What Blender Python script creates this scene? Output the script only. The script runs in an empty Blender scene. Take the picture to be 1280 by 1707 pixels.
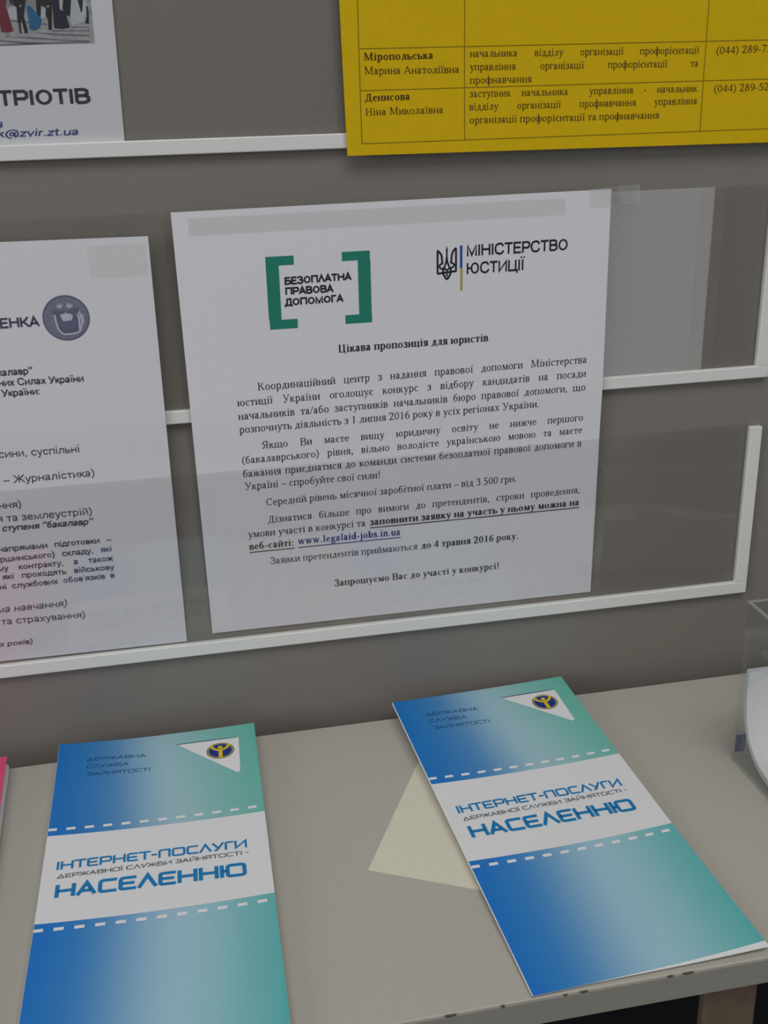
import bpy, bmesh, math, random
from mathutils import Vector, Matrix

S = bpy.context.scene
COL = S.collection
random.seed(4)
TABLE_Z = 0.75                      # height of the shelf top above the floor


def P(x, y, z):
    """millimetres measured from the shelf's rear edge -> metres in the room"""
    return Vector((x * .001, y * .001, z * .001 + TABLE_Z))


# ------------------------------------------------------------------ camera
cam_d = bpy.data.cameras.new('camera')
cam = bpy.data.objects.new('camera', cam_d)
COL.objects.link(cam)
S.camera = cam
right = Vector((0.9798401712740225, -0.1983084665166377, -0.024227894368147606))
up = Vector((0.09439472545092222, 0.35266336642061324, 0.9309770060489815))
fwd = Vector((0.1760763316426701, 0.9144956544963457, -0.3642730066070784))
m = Matrix((right, up, -fwd)).transposed().to_4x4()
m.translation = P(51.372, -523.984, 331.096)
cam.matrix_world = m
cam_d.sensor_fit = 'VERTICAL'
cam_d.sensor_height = 36
cam_d.lens = 1870.35 / 1707 * 36
cam_d.clip_start = 0.02
cam_d.clip_end = 50

# ------------------------------------------------------------------ world, light, exposure
S.view_settings.view_transform = 'Standard'
S.view_settings.look = 'None'
S.view_settings.exposure = 0
S.view_settings.gamma = 1
S.view_settings.use_curve_mapping = False
S.cycles.use_denoising = True
S.cycles.use_adaptive_sampling = False
S.cycles.max_bounces = 10
S.cycles.transparent_max_bounces = 24
S.cycles.sample_clamp_indirect = 4
w = bpy.data.worlds.new('world')
S.world = w
w.use_nodes = True
w.node_tree.nodes['Background'].inputs[0].default_value = (.75, .85, 1, 1)
w.node_tree.nodes['Background'].inputs[1].default_value = .6


def area(name, loc, target, sx, sy, power, col):
    d = bpy.data.lights.new(name, 'AREA')
    d.shape = 'RECTANGLE'
    d.size, d.size_y, d.energy, d.color = sx, sy, power, col
    o = bpy.data.objects.new(name, d)
    COL.objects.link(o)
    o.location = loc
    o.rotation_euler = (Vector(target) - Vector(loc)).to_track_quat('-Z', 'Y').to_euler()
    return o


# daylight through the tall window behind the camera, and from an unseen side window added for more light
area('window_daylight', (1.355, -2.36, 1.18), (1.355, 0, 1.18), .38, 2.22, 3.4, (.93, .95, 1))
area('added_side_light', (-2.22, -1.5, 1.65), (0, -1.5, 1.3), 1.3, 1.2, 19, (.92, .96, 1))
area('ceiling_light', (.1, -1.25, 2.62), (.1, -1.25, 0), 1.9, 1.1, 24.7, (1, .985, .97))  # unseen ceiling lamp added as the main light; no opening above it


# ------------------------------------------------------------------ materials
def mat(name, color, rough=.6, spec=.3, noise=0, nscale=300, bump=0, bscale=400):
    M = bpy.data.materials.new(name)
    M.use_nodes = True
    nt = M.node_tree
    b = nt.nodes['Principled BSDF']
    b.inputs['Base Color'].default_value = (*color, 1)
    b.inputs['Roughness'].default_value = rough
    b.inputs['Specular IOR Level'].default_value = spec
    tc = nt.nodes.new('ShaderNodeTexCoord')
    if noise:
        n = nt.nodes.new('ShaderNodeTexNoise')
        n.inputs['Scale'].default_value = nscale
        n.inputs['Detail'].default_value = 4
        nt.links.new(tc.outputs['Object'], n.inputs['Vector'])
        r = nt.nodes.new('ShaderNodeValToRGB')
        r.color_ramp.elements[0].position = .3
        r.color_ramp.elements[1].position = .7
        r.color_ramp.elements[0].color = tuple(c * (1 - noise) for c in color) + (1,)
        r.color_ramp.elements[1].color = tuple(min(1, c * (1 + noise)) for c in color) + (1,)
        nt.links.new(n.outputs['Fac'], r.inputs['Fac'])
        nt.links.new(r.outputs['Color'], b.inputs['Base Color'])
    if bump:
        n2 = nt.nodes.new('ShaderNodeTexNoise')
        n2.inputs['Scale'].default_value = bscale
        n2.inputs['Detail'].default_value = 3
        nt.links.new(tc.outputs['Object'], n2.inputs['Vector'])
        bp = nt.nodes.new('ShaderNodeBump')
        bp.inputs['Strength'].default_value = bump
        bp.inputs['Distance'].default_value = .001
        nt.links.new(n2.outputs['Fac'], bp.inputs['Height'])
        nt.links.new(bp.outputs['Normal'], b.inputs['Normal'])
    return M


def clear(name, tint, refl=.045, rough=.01, milk=0.):
    """clear plastic: lets light through, reflects more at grazing angles"""
    M = bpy.data.materials.new(name)
    M.use_nodes = True
    nt = M.node_tree
    nt.nodes.remove(nt.nodes['Principled BSDF'])
    out = nt.nodes['Material Output']
    t = nt.nodes.new('ShaderNodeBsdfTransparent')
    t.inputs[0].default_value = (*tint, 1)
    g = nt.nodes.new('ShaderNodeBsdfGlossy')
    g.inputs['Roughness'].default_value = rough
    g.inputs['Color'].default_value = (1, 1, 1, 1)
    lw = nt.nodes.new('ShaderNodeLayerWeight')
    lw.inputs['Blend'].default_value = .5
    pw = nt.nodes.new('ShaderNodeMath')
    pw.operation = 'POWER'
    pw.inputs[1].default_value = 5
    nt.links.new(lw.outputs['Facing'], pw.inputs[0])
    ma = nt.nodes.new('ShaderNodeMath')
    ma.operation = 'MULTIPLY_ADD'
    ma.inputs[1].default_value = .7
    ma.inputs[2].default_value = refl
    nt.links.new(pw.outputs[0], ma.inputs[0])
    mx = nt.nodes.new('ShaderNodeMixShader')
    nt.links.new(ma.outputs[0], mx.inputs[0])
    nt.links.new(t.outputs[0], mx.inputs[1])
    nt.links.new(g.outputs[0], mx.inputs[2])
    last = mx
    if milk:
        df = nt.nodes.new('ShaderNodeBsdfDiffuse')
        df.inputs[0].default_value = (.8, .8, .78, 1)
        last = nt.nodes.new('ShaderNodeMixShader')
        last.inputs[0].default_value = milk
        nt.links.new(mx.outputs[0], last.inputs[1])
        nt.links.new(df.outputs[0], last.inputs[2])
    nt.links.new(last.outputs[0], out.inputs['Surface'])
    return M


M = {
    'panel': mat('grey_laminate', (.222, .203, .180), .45, .3, .03, 900),
    'rail': mat('white_plastic', (.74, .75, .72), .4, .4),
    'pane': clear('clear_acrylic', (.973, .972, .97), .034, 0),
    'holder': clear('holder_acrylic', (.965, .975, .975), .07),
    'haze': mat('acrylic_edge', (.30, .32, .32), .3, .5),
    'tape': clear('clear_tape', (.975, .975, .968), .012, .3, .07),
    'yellowed_tape': clear('yellowed_tape', (.985, .985, .968), .01, .35),
    'paper': mat('office_paper', (.735, .735, .77), .75, .2, .012, 600),
    'paper_cool': mat('thin_office_paper', (.69, .70, .735), .75, .2, .012, 600),
    'yellow': mat('yellow_paper', (.66, .435, .0015), .7, .2, .03, 400),
    'white': mat('white_card', (.78, .78, .79), .45, .35),
    'cream': mat('cream_paper', (.70, .665, .54), .75, .15, .02, 300),
    'pink': mat('pink_card', (.68, .075, .185), .45, .35),
    'table': mat('grey_beige_laminate', (.455, .435, .385), .42, .35, .03, 500),
    'edge': mat('edge_banding', (.285, .275, .24), .5, .3, .03, 500),
    'dark': mat('shade_black', (.016, .016, .019), .7, .2),  # black that stands for the shade below the shelf
    'chip': mat('chipboard', (.09, .08, .065), .9, .1),
    'wood': mat('brown_wood', (.19, .138, .098), .6, .3, .15, 60),
    'black': mat('black_ink', (.022, .022, .026), .6, .2),
    'grey_ink': mat('grey_ink', (.075, .078, .115), .6, .2),
    'yellow_ink': mat('ink_on_yellow', (.075, .045, .012), .6, .2),
    'line_ink': mat('thin_line_ink', (.20, .135, .01), .6, .2),
    'poster_ink': mat('poster_ink', (.035, .038, .045), .6, .2),
    'blue_ink': mat('blue_ink', (.035, .04, .22), .6, .2),
    'mail_ink': mat('mail_ink', (.05, .07, .26), .6, .2),
    'green': mat('green_ink', (.018, .215, .155), .55, .3),
    'flag_blue': mat('flag_blue_ink', (.01, .09, .36), .55, .3),
    'flag_yellow': mat('flag_yellow_ink', (.42, .36, .055), .55, .3),
    'title_blue': mat('bright_blue_ink', (.006, .20, .47), .5, .3),
    'sub_grey': mat('dark_grey_ink', (.075, .10, .115), .5, .3),
    'hdr_ink': mat('navy_ink', (.012, .07, .165), .5, .3),
    'emb_blue': mat('emblem_blue', (.01, .035, .24), .5, .3),
    'emb_yellow': mat('emblem_yellow', (.72, .52, .012), .5, .3),
    'emb_ring': mat('emblem_ring', (.30, .26, .12), .5, .3),
    'seal': mat('seal_grey', (.19, .195, .265), .6, .2, .12, 900),
    'seal_mid': mat('seal_mid_grey', (.14, .145, .20), .6, .2, .12, 900),
    'seal_dark': mat('seal_dark_grey', (.125, .13, .205), .6, .2),
    'seal_light': mat('seal_light', (.50, .50, .60), .6, .2, .1, 900),
    'photo_ground': mat('photo_ground', (.36, .37, .38), .5, .3, .15, 400),
    'photo_back': mat('photo_back', (.27, .29, .30), .5, .3, .5, 260),
    'photo_stripe': mat('photo_stripe', (.15, .16, .20), .5, .3),
    'photo_black': mat('photo_black', (.010, .013, .020), .5, .3),
    'photo_red': mat('photo_red', (.17, .018, .035), .5, .3),
    'photo_blue': mat('photo_blue', (.008, .13, .29), .5, .3),
    'photo_navy': mat('photo_navy', (.010, .014, .045), .5, .3),
    'photo_white': mat('photo_white', (.46, .50, .53), .5, .3),
    'skin': mat('photo_skin', (.33, .25, .21), .5, .3),
    'label': mat('blue_label', (.09, .11, .24), .5, .3),
    'wall': mat('wall_paint', (.40, .39, .37), .8, .2, .03, 30),
    'floor': mat('floor_linoleum', (.06, .06, .068), .5, .3, .15, 40),
    'ceiling': mat('ceiling_paint', (.62, .62, .61), .9, .1),
    'frame': mat('window_plastic', (.7, .7, .7), .4, .4),
}


# ------------------------------------------------------------------ object helpers
def link(name, me, mats, parent=None):
    o = bpy.data.objects.new(name, me)
    COL.objects.link(o)
    for k in mats:
        me.materials.append(M[k] if isinstance(k, str) else k)
    if parent is not None:
        o.parent = parent
    return o


def thing(name, label, cat, loc, group=None):
    o = bpy.data.objects.new(name, None)
    COL.objects.link(o)
    o.empty_display_size = .02
    o.location = loc
    o['label'] = label
    o['category'] = cat
    if group:
        o['group'] = group
    bpy.context.view_layer.update()
    return o


def tag(o, label, cat, group=None):
    o['label'] = label
    o['category'] = cat
    if group:
        o['group'] = group
    return o


def world_child(o, parent):
    """parent without moving: meshes are built in room coordinates"""
    o.parent = parent
    o.matrix_parent_inverse = parent.matrix_world.inverted()
    return o


def box_bm(bm, x0, x1, y0, y1, z0, z1, bev=0, mm=True):
    f = P if mm else (lambda a, b, c: Vector((a, b, c)))
    vs = [bm.verts.new(f(x, y, z)) for x in (x0, x1) for y in (y0, y1) for z in (z0, z1)]
    fs = []
    for q in ((0, 1, 3, 2), (4, 6, 7, 5), (0, 4, 5, 1), (2, 3, 7, 6), (0, 2, 6, 4), (1, 5, 7, 3)):
        fs.append(bm.faces.new([vs[i] for i in q]))
    if bev:
        es = list({e for fc in fs for e in fc.edges})
        bmesh.ops.bevel(bm, geom=es, offset=bev * (.001 if mm else 1), segments=2, affect='EDGES', profile=.5)


def bm_obj(name, bm, mats, parent=None, smooth=False):
    bmesh.ops.recalc_face_normals(bm, faces=bm.faces)
    me = bpy.data.meshes.new(name)
    bm.to_mesh(me)
    bm.free()
    if smooth:
        for p in me.polygons:
            p.use_smooth = True
    o = link(name, me, mats)
    if parent is not None:
        world_child(o, parent)
    return o


def boxes(name, lst, mats, parent=None, bev=0, mm=True):
    bm = bmesh.new()
    for b in lst:
        box_bm(bm, *b, bev=bev, mm=mm)
    return bm_obj(name, bm, mats, parent)


def sheet(name, surf, u0, u1, v0, v1, nu, nv, mats, parent=None, thick=.12, back=0):
    """a sheet of paper with real thickness: surf(u, v, offset) -> room point"""
    me = bpy.data.meshes.new(name)
    vs, fs, uv, mi = [], [], [], []
    W = nu + 1
    for k in (0, -thick):
        for j in range(nv + 1):
            for i in range(nu + 1):
                u = u0 + (u1 - u0) * i / nu
                v = v0 + (v1 - v0) * j / nv
                vs.append(surf(u, v, k))
                uv.append((u, v))
    N = W * (nv + 1)
    for j in range(nv):
        for i in range(nu):
            a = j * W + i
            fs.append((a, a + W, a + W + 1, a + 1)); mi.append(0)
            fs.append((N + a, N + a + 1, N + a + W + 1, N + a + W)); mi.append(back)
    rim = [i for i in range(nu)] + [j * W + nu for j in range(nv)] + [nv * W + i for i in range(nu, 0, -1)] + [j * W for j in range(nv, 0, -1)]
    for a, b in zip(rim, rim[1:] + rim[:1]):
        fs.append((a, b, N + b, N + a)); mi.append(back)
    me.from_pydata([tuple(x) for x in vs], [], fs)
    l = me.uv_layers.new(name='sheet')
    for lp in me.loops:
        l.data[lp.index].uv = (uv[lp.vertex_index][0] / 100, uv[lp.vertex_index][1] / 100)
    for p, k in zip(me.polygons, mi):
        p.material_index = k
    o = link(name, me, mats)
    if parent is not None:
        world_child(o, parent)
    return o


# ------------------------------------------------------------------ lettering
# Own serif and display letters drawn as strokes, in hundredths of an em.
# S stem, H hair bar, P brush curve, L straight slanted stroke, O stressed ring, D dot, F foot serif, R even stroke
SERIF = {
 'а': (45, 'P 8 33 .9 13 42 .5 20 44 .3 27 41 .7 29.5 33 1 29.5 10 1 33 3 .5 40 5 .1;P 29 27 .1 14 22 .6 8 12 1 13 3.5 .8 20 3 .4 29 9 .1'),
 'б': (50, 'O 25 21 20 22 0 360;P 9 24 .8 9 42 .8 16 57 .7 30 61 .5 41 68 .1'),
 'в': (46, 'S 10 0 45 tb;P 10 44 .1 26 44 .2 34 40 .9 33 30 .9 26 24 .2 10 23 .1;P 10 23 .1 28 23 .2 37 18 .95 36 7 .95 28 1 .2 10 1 .1'),
 'г': (40, 'S 10 0 45 tb;H 10 36 43.3;L 35 45 36.5 30 .2'),
 'д': (50, 'S 36 0 45 t;P 22 44 .2 21 25 .35 14 6 .25 9 1 .1;H 19 40 43.3;H 4 46 1.5;L 5 2 4 -12 .2;L 45 2 46 -12 .2'),
 'е': (44, 'H 7 38 25;O 23 22 19 23 8 320'),
 'є': (43, 'H 10 28 23;O 24 22 20 23 45 315;D 36 36 4'),
 'ж': (66, 'S 33 0 45 tb;P 33 22 .1 20 25 .4 13 38 .8 7 42 .7;P 20 25 .3 12 8 1 4 1 .6;P 33 22 .1 46 25 .4 53 38 .8 59 42 .7;P 46 25 .3 54 8 1 62 1 .6'),
 'з': (39, 'P 6 36 .8 12 43 .4 20 44 .3 28 41 .8 30 34 1 26 27 .6 13 24 .1;P 13 24 .1 28 23 .5 32 14 1 28 4 .8 18 1 .3 8 3 .4 4 9 .9'),
 'и': (53, 'S 11 0 45 tb;S 42 0 45 tb;L 13 6 40 40 .3'),
 'і': (28, 'S 14 0 45 tb;D 14 60 5.2'),
 'ї': (30, 'S 15 0 45 tb;D 6.5 60 4.8;D 23.5 60 4.8'),
 'й': (53, 'S 11 0 45 tb;S 42 0 45 tb;L 13 6 40 40 .3;P 16 63 .6 20 55 .4 27 53 .3 34 55 .4 38 63 .6'),
 'к': (48, 'S 11 0 45 tb;P 12 23 .1 24 25 .4 31 38 .8 38 42 .7;P 24 25 .3 34 8 1 45 1 .6'),
 'л': (50, 'S 38 0 45 tb;P 21 44 .2 21 25 .3 16 6 .4 9 2 .8 5 5 .9;H 17 40 43.3'),
 'м': (62, 'L 12 0 12 45 .25;L 15 45 31 2 1;L 50 44 31 2 .25;S 51 0 45 tb;F 12 0 7;F 12 42 6'),
 'н': (53, 'S 11 0 45 tb;S 42 0 45 tb;H 11 42 23'),
 'о': (50, 'O 25 22 21 23 0 360'),
 'п': (53, 'S 11 0 45 tb;S 42 0 45 tb;H 8 45 43.3'),
 'р': (50, 'S 12 -21 45 tb;P 13 36 .2 22 43 .3 31 43 .4 40 34 .9 41 22 1 38 8 .9 30 1 .3 20 1 .3 13 7 .2'),
 'с': (44, 'O 24 22 20 23 45 315;D 36 36 4.5'),
 'т': (44, 'S 22 0 45 b;H 5 39 43.3;L 6 45 4.5 30 .2;L 38 45 39.5 30 .2'),
 'у': (48, 'L 11 45 26 3 1;L 41 45 24 -8 .2;P 24 -4 .2 18 -16 .3 11 -20 .5 6 -18 .9;F 11 42 8;F 41 42 7'),
 'ф': (65, 'S 32 -21 66 tb;O 18 22 16 23 0 360;O 47 22 16 23 0 360'),
 'х': (48, 'L 11 45 37 0 1;L 37 45 10 0 .2;F 10 42 8;F 37 42 8;F 10 0 8;F 38 0 8'),
 'ц': (53, 'S 11 0 45 tb;S 40 0 45 tb;H 11 49 1.5;L 48 2 48.5 -12 .3'),
 'ч': (50, 'S 38 0 45 tb;P 10 44 1 10 32 1 14 23 .7 24 20 .2 38 23 .2;F 10 42 8'),
 'ш': (78, 'S 11 0 45 tb;S 39 0 45 tb;S 67 0 45 tb;H 11 67 1.5'),
 'щ': (80, 'S 11 0 45 tb;S 39 0 45 tb;S 66 0 45 tb;H 11 76 1.5;L 75 2 75.5 -12 .3'),
 'ь': (46, 'S 11 0 45 tb;P 11 24 .1 28 24 .2 38 18 .95 37 7 .95 28 1 .2 11 1 .1'),
 'ю': (73, 'S 11 0 45 tb;H 11 28 23;O 48 22 20 23 0 360'),
 'я': (47, 'S 35 0 45 tb;P 35 44 .1 20 44 .3 11 39 .9 11 28 .9 20 22 .2 35 22 .1;P 24 22 .3 14 5 .9 4 1 .5'),
 'А': (70, 'L 34 66 60 2 1;L 34 66 10 2 .2;H 19 50 22;F 10 0 9;F 60 0 10'),
 'В': (64, 'S 15 0 66 tb;P 15 65 .1 38 65 .2 49 58 1 49 44 1 39 35 .2 15 35 .1;P 15 35 .1 42 35 .2 55 26 1 55 10 1 43 1 .2 15 1 .1'),
 'Д': (70, 'S 50 0 66 t;P 28 65 .2 27 40 .4 19 10 .3 12 2 .1;H 24 54 64.5;H 5 66 1.5;L 6 2 5 -15 .25;L 65 2 66 -15 .25'),
 'З': (52, 'P 8 52 .8 13 61 .5 24 65 .3 36 61 .8 39 50 1 34 39 .6 18 35 .1;P 18 35 .1 38 33 .5 44 18 1 38 5 .8 22 .5 .3 9 4 .4 5 15 .8'),
 'К': (68, 'S 15 0 66 tb;P 15 33 .1 34 36 .4 42 54 .8 52 62 .8;P 34 36 .3 48 12 1 63 1 .7'),
 'М': (89, 'L 16 0 16 66 .25;L 18 66 44 4 1;L 72 66 44 4 .25;S 73 0 66 tb;F 15 0 9;F 14 63 9'),
 'Н': (72, 'S 15 0 66 tb;S 57 0 66 tb;H 15 57 34'),
 'С': (66, 'O 35 33 30 34 40 320;L 56 64 57 46 .2'),
 'У': (68, 'L 14 66 38 20 1;L 58 66 34 8 .2;P 34 10 .2 28 2 .4 20 0 .6 13 4 .9;F 14 63 10;F 57 63 9'),
 'Ц': (72, 'S 15 0 66 tb;S 54 0 66 tb;H 15 67 1.5;L 65 2 66 -15 .3'),
 'Я': (66, 'S 50 0 66 tb;P 50 65 .1 28 65 .3 14 56 1 14 42 1 28 33 .2 50 33 .1;P 34 33 .3 20 8 1 6 1 .6'),
 '0': (50, 'O 25 33 21 34 0 360'),
 '1': (50, 'S 26 0 66 b;L 25 65 12 58 .3'),
 '2': (50, 'P 6 50 .6 10 61 .6 22 65 .4 34 61 .9 37 50 1 31 33 .8 18 16 .4 6 3 .2;P 6 3 .6 40 3 .6 44 12 .2'),
 '3': (50, 'P 7 54 .5 13 63 .5 23 65 .3 34 60 .9 35 48 1 28 39 .6 18 36 .1;P 18 36 .1 34 33 .6 40 20 1 35 6 .8 20 .5 .3 7 4 .7'),
 '4': (50, 'S 34 0 66 n;L 32 64 5 20 .3;P 4 18 .4 46 18 .4'),
 '5': (50, 'L 13 64 9 38 .2;P 13 63 .7 40 63 .7;P 9 38 .2 24 40 .4 38 30 1 40 18 1 32 5 .8 18 0 .4 5 4 .7'),
 '6': (50, 'O 25 21 20 22 0 360;P 8 24 .9 12 45 .8 24 60 .5 40 66 .1'),
 '7': (50, 'P 6 63 .7 44 63 .7;L 42 63 20 0 .6'),
 '8': (50, 'O 25 50 16 17 0 360;O 25 17 20 18 0 360'),
 '9': (50, 'O 25 44 20 22 0 360;P 42 42 .9 38 20 .8 26 6 .5 10 0 .1'),
 '.': (25, 'D 12 4 5.8'), ',': (25, 'D 12 4 5.8;P 15 4 .4 14 -6 .3 8 -13 .1'),
 ':': (28, 'D 13 4 5.8;D 13 38 5.8'),
 '!': (33, 'D 16 4 5.8;P 16 66 1.1 16 40 .7 16 16 .1'),
 '–': (50, 'P 2 22 .15 48 22 .15'), '-': (33, 'P 4 22 .4 29 22 .4'), '/': (30, 'L 1 -2 29 68 .3'),
 '(': (33, 'P 29 70 .1 15 50 .7 10 27 .9 15 4 .7 29 -16 .1'),
 ')': (33, 'P 4 70 .1 18 50 .7 23 27 .9 18 4 .7 4 -16 .1'),
 'w': (72, 'L 10 45 22 0 1;L 36 45 22 0 .2;L 34 45 48 0 1;L 63 45 48 0 .2;F 10 42 8;F 35 42 8;F 62 42 7'),
 'l': (28, 'S 14 0 68 tb'),
 'g': (50, 'O 23 29 16 16 0 360;P 38 42 .3 47 43 .4;P 14 15 .3 10 9 .6 22 4 .7 40 0 .9 42 -10 .7 30 -19 .4 12 -17 .5 6 -9 .6 14 0 .3'),
 'd': (50, 'S 39 0 68 tb;O 22 22 19 23 0 360'),
 'j': (28, 'S 16 -10 45 t;P 16 -8 1 13 -18 .6 4 -20 .7;D 16 60 5.2'),
 'b': (50, 'S 11 0 68 t;O 29 22 19 23 0 360'),
 's': (39, 'P 31 34 .3 27 42 .5 19 44 .3 10 40 .8 9 33 1 16 26 1 27 20 1 32 12 .9 28 3 .6 18 1 .3 9 4 .5 6 12 .2'),
 'n': (50, 'S 12 0 45 tb;P 13 36 .2 23 43 .4 33 42 .8 38 32 1 38 0 1;F 38 0 8'),
 'u': (50, 'S 38 0 45 t;P 12 45 1 12 12 1 17 3 .7 26 2 .4 37 9 .2;F 9 42 5;F 41 0 4'),
}
for a, b in (('e', 'е'), ('a', 'а'), ('i', 'і'), ('o', 'о')):
    SERIF[a] = SERIF[b]

# even-stroked sans letters (weights alike in both directions)
SANS = {
 'а': (50, 'P 7 33 1 12 41 1 24 43 1 35 40 1 37 30 1 37 8 1 39 1 1;P 37 25 1 22 22 1 9 17 1 8 8 1 17 3 1 28 5 1 37 14 1'),
 'б': (52, 'O 26 22 22 24 0 360;P 8 24 1 9 42 1 16 56 1 30 61 1 43 64 1'),
 'в': (48, 'R 9 4 9 42 28 42 37 37 37 29 28 24 9 24;R 28 24 40 18 40 8 30 4 9 4'), 'г': (36, 'R 9 0 9 42 36 42'),
 'д': (54, 'R 2 -11 2 4 52 4 52 -11;R 42 4 42 42 17 42 16 20 9 4'), 'е': (52, 'P 44 12 1 36 4 1 25 3 1 11 9 1 8 23 1 12 37 1 25 43 1 38 38 1 43 25 1;R 43 24 9 24'),
 'є': (48, 'P 42 12 1 34 4 1 24 3 1 11 9 1 8 23 1 12 37 1 24 43 1 34 41 1 41 33 1;R 9 23 30 23'),
 'ж': (68, 'R 34 0 34 46;R 5 46 28 23 3 0;R 63 46 40 23 65 0;R 28 23 40 23'), 'з': (44, 'P 5 36 1 12 42 1 22 43 1 33 39 1 33 29 1 24 24 1 15 24 1;P 24 24 1 36 18 1 35 7 1 22 3 1 10 4 1 4 12 1'),
 'и': (54, 'R 9 46 9 3 45 43 45 0'), 'й': (54, 'R 9 46 9 3 45 43 45 0;P 16 62 1 21 54 1 33 54 1 38 62 1'), 'і': (24, 'R 12 0 12 46;R 12 56 12 66'), 'ї': (26, 'R 13 0 13 46;R 3 56 3 66;R 23 56 23 66'),
 'к': (45, 'R 9 0 9 46;R 9 23 20 23 40 46;R 20 24 43 0'), 'л': (54, 'R 45 0 45 42 18 42 17 18 12 5 2 4'), 'м': (66, 'R 9 0 9 44 33 4 57 44 57 0'), 'н': (54, 'R 9 0 9 46;R 45 0 45 46;R 9 24 45 24'),
 'о': (54, 'O 27 23 23 24 0 360'), 'п': (54, 'R 9 0 9 42 45 42 45 0'), 'р': (54, 'R 9 -18 9 46;P 9 32 1 17 41 1 28 43 1 41 36 1 45 23 1 40 9 1 28 3 1 17 5 1 9 14 1'),
 'с': (50, 'P 43 32 1 36 41 1 25 43 1 12 37 1 8 23 1 12 9 1 25 3 1 37 6 1 44 15 1'), 'т': (44, 'R 2 42 42 42;R 22 0 22 42'), 'у': (48, 'R 4 46 25 2;P 44 46 1 26 4 1 20 -12 1 13 -15 1 6 -14 1'),
 'ф': (76, 'R 38 -18 38 64;O 22 23 18 23 0 360;O 54 23 18 23 0 360'), 'х': (48, 'R 5 46 43 0;R 43 46 4 0'), 'ц': (56, 'R 9 46 9 4 52 4 52 -11;R 44 46 44 4'), 'ч': (52, 'R 43 0 43 46;P 9 46 1 9 30 1 15 21 1 27 19 1 43 22 1'),
 'ш': (78, 'R 9 46 9 4 69 4 69 46;R 39 4 39 46'), 'щ': (80, 'R 9 46 9 4 76 4 76 -11;R 38 4 38 46;R 67 4 67 46'), 'ь': (50, 'R 9 46 9 4 32 4 41 9 41 20 32 25 9 25'), 'ю': (76, 'R 9 0 9 46;R 9 23 28 23;O 49 23 20 24 0 360'),
 'я': (52, 'R 43 0 43 42 21 42 11 37 11 27 20 22 43 22;R 26 22 7 0'),
 'А': (66, 'R 4 0 33 63 62 0;R 15 21 51 21'), 'Б': (64, 'R 56 62 10 62 10 4 44 4 57 12 57 27 45 36 10 36'), 'В': (66, 'R 10 4 10 62 42 62 54 56 54 42 42 35 10 35;R 42 35 58 27 58 12 44 4 10 4'), 'Г': (54, 'R 10 0 10 62 52 62'),
 'Д': (68, 'R 4 -12 4 4 64 4 64 -12;R 55 4 55 62 22 62 20 30 11 4'), 'Е': (62, 'R 58 62 10 62 10 4 59 4;R 10 34 54 34'), 'Ж': (92, 'R 46 0 46 66;R 6 66 38 34 4 0;R 86 66 54 34 88 0;R 38 34 54 34'),
 'З': (60, 'P 7 50 1 14 61 1 28 63 1 46 58 1 48 44 1 38 36 1 22 35 1;P 36 35 1 52 28 1 52 12 1 36 3 1 20 3 1 8 10 1 6 18 1'), 'И': (72, 'R 10 66 10 4 62 62 62 0'), 'І': (24, 'R 12 0 12 66'), 'Ї': (28, 'R 14 0 14 66;R 4 74 4 83;R 24 74 24 83'),
 'К': (64, 'R 10 0 10 66;R 10 33 26 33 58 66;R 26 34 62 0'), 'Λ': (64, 'R 4 0 32 63 60 0'), 'М': (80, 'R 10 0 10 63 40 6 70 63 70 0'), 'Н': (72, 'R 10 0 10 66;R 62 0 62 66;R 10 35 62 35'),
 'О': (76, 'O 38 33 34 34 0 360'), 'П': (72, 'R 10 0 10 62 62 62 62 0'), 'Р': (64, 'R 10 0 10 62 46 62 57 54 57 37 46 29 10 29'), 'С': (72, 'P 64 46 1 54 60 1 38 63 1 16 56 1 8 34 1 15 12 1 38 3 1 56 8 1 66 21 1'),
 'Т': (62, 'R 2 62 60 62;R 31 0 31 62'), 'У': (62, 'R 3 66 32 22;P 60 66 1 34 20 1 26 6 1 12 4 1'), 'Ц': (74, 'R 10 66 10 4 70 4 70 -13;R 60 66 60 4'), 'Ч': (66, 'R 56 0 56 66;P 9 66 1 9 42 1 18 30 1 36 28 1 56 33 1'),
 'Ю': (100, 'R 10 0 10 66;R 10 34 34 34;O 64 33 31 34 0 360'),
 ',': (26, 'R 13 8 13 0 9 -9'), ':': (26, 'R 13 0 13 9;R 13 36 13 45'), '.': (26, 'R 13 0 13 9'), '–': (54, 'R 2 24 52 24'), '-': (32, 'R 4 22 28 22'), '(': (32, 'P 27 66 1 14 45 1 11 24 1 15 3 1 27 -16 1'), ')': (32, 'P 5 66 1 18 45 1 21 24 1 17 3 1 5 -16 1'),
 '“': (42, 'R 8 44 11 68;R 30 44 33 68'), '”': (42, 'R 8 44 11 68;R 30 44 33 68'), '’': (20, 'R 8 50 11 64'),
 '@': (94, 'O 47 25 43 42 -60 270;O 46 24 18 20 0 360;R 66 42 62 10 74 6'), 'k': (46, 'R 9 0 9 66;R 9 18 38 46;R 20 28 42 0'), 'z': (46, 'R 5 42 40 42 6 4 42 4'), 'v': (46, 'R 4 46 23 3 42 46'),
 'r': (32, 'R 9 0 9 46;P 9 30 1 16 40 1 28 42 1'), 't': (30, 'R 14 62 14 10 18 4 28 4;R 2 43 28 43'), 'u': (52, 'P 9 46 1 9 14 1 14 5 1 26 3 1 36 7 1 43 18 1;R 43 46 43 0'), 'i': (24, 'R 12 0 12 46;R 12 56 12 66'),
}
SANS['a'] = SANS['а']

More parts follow.
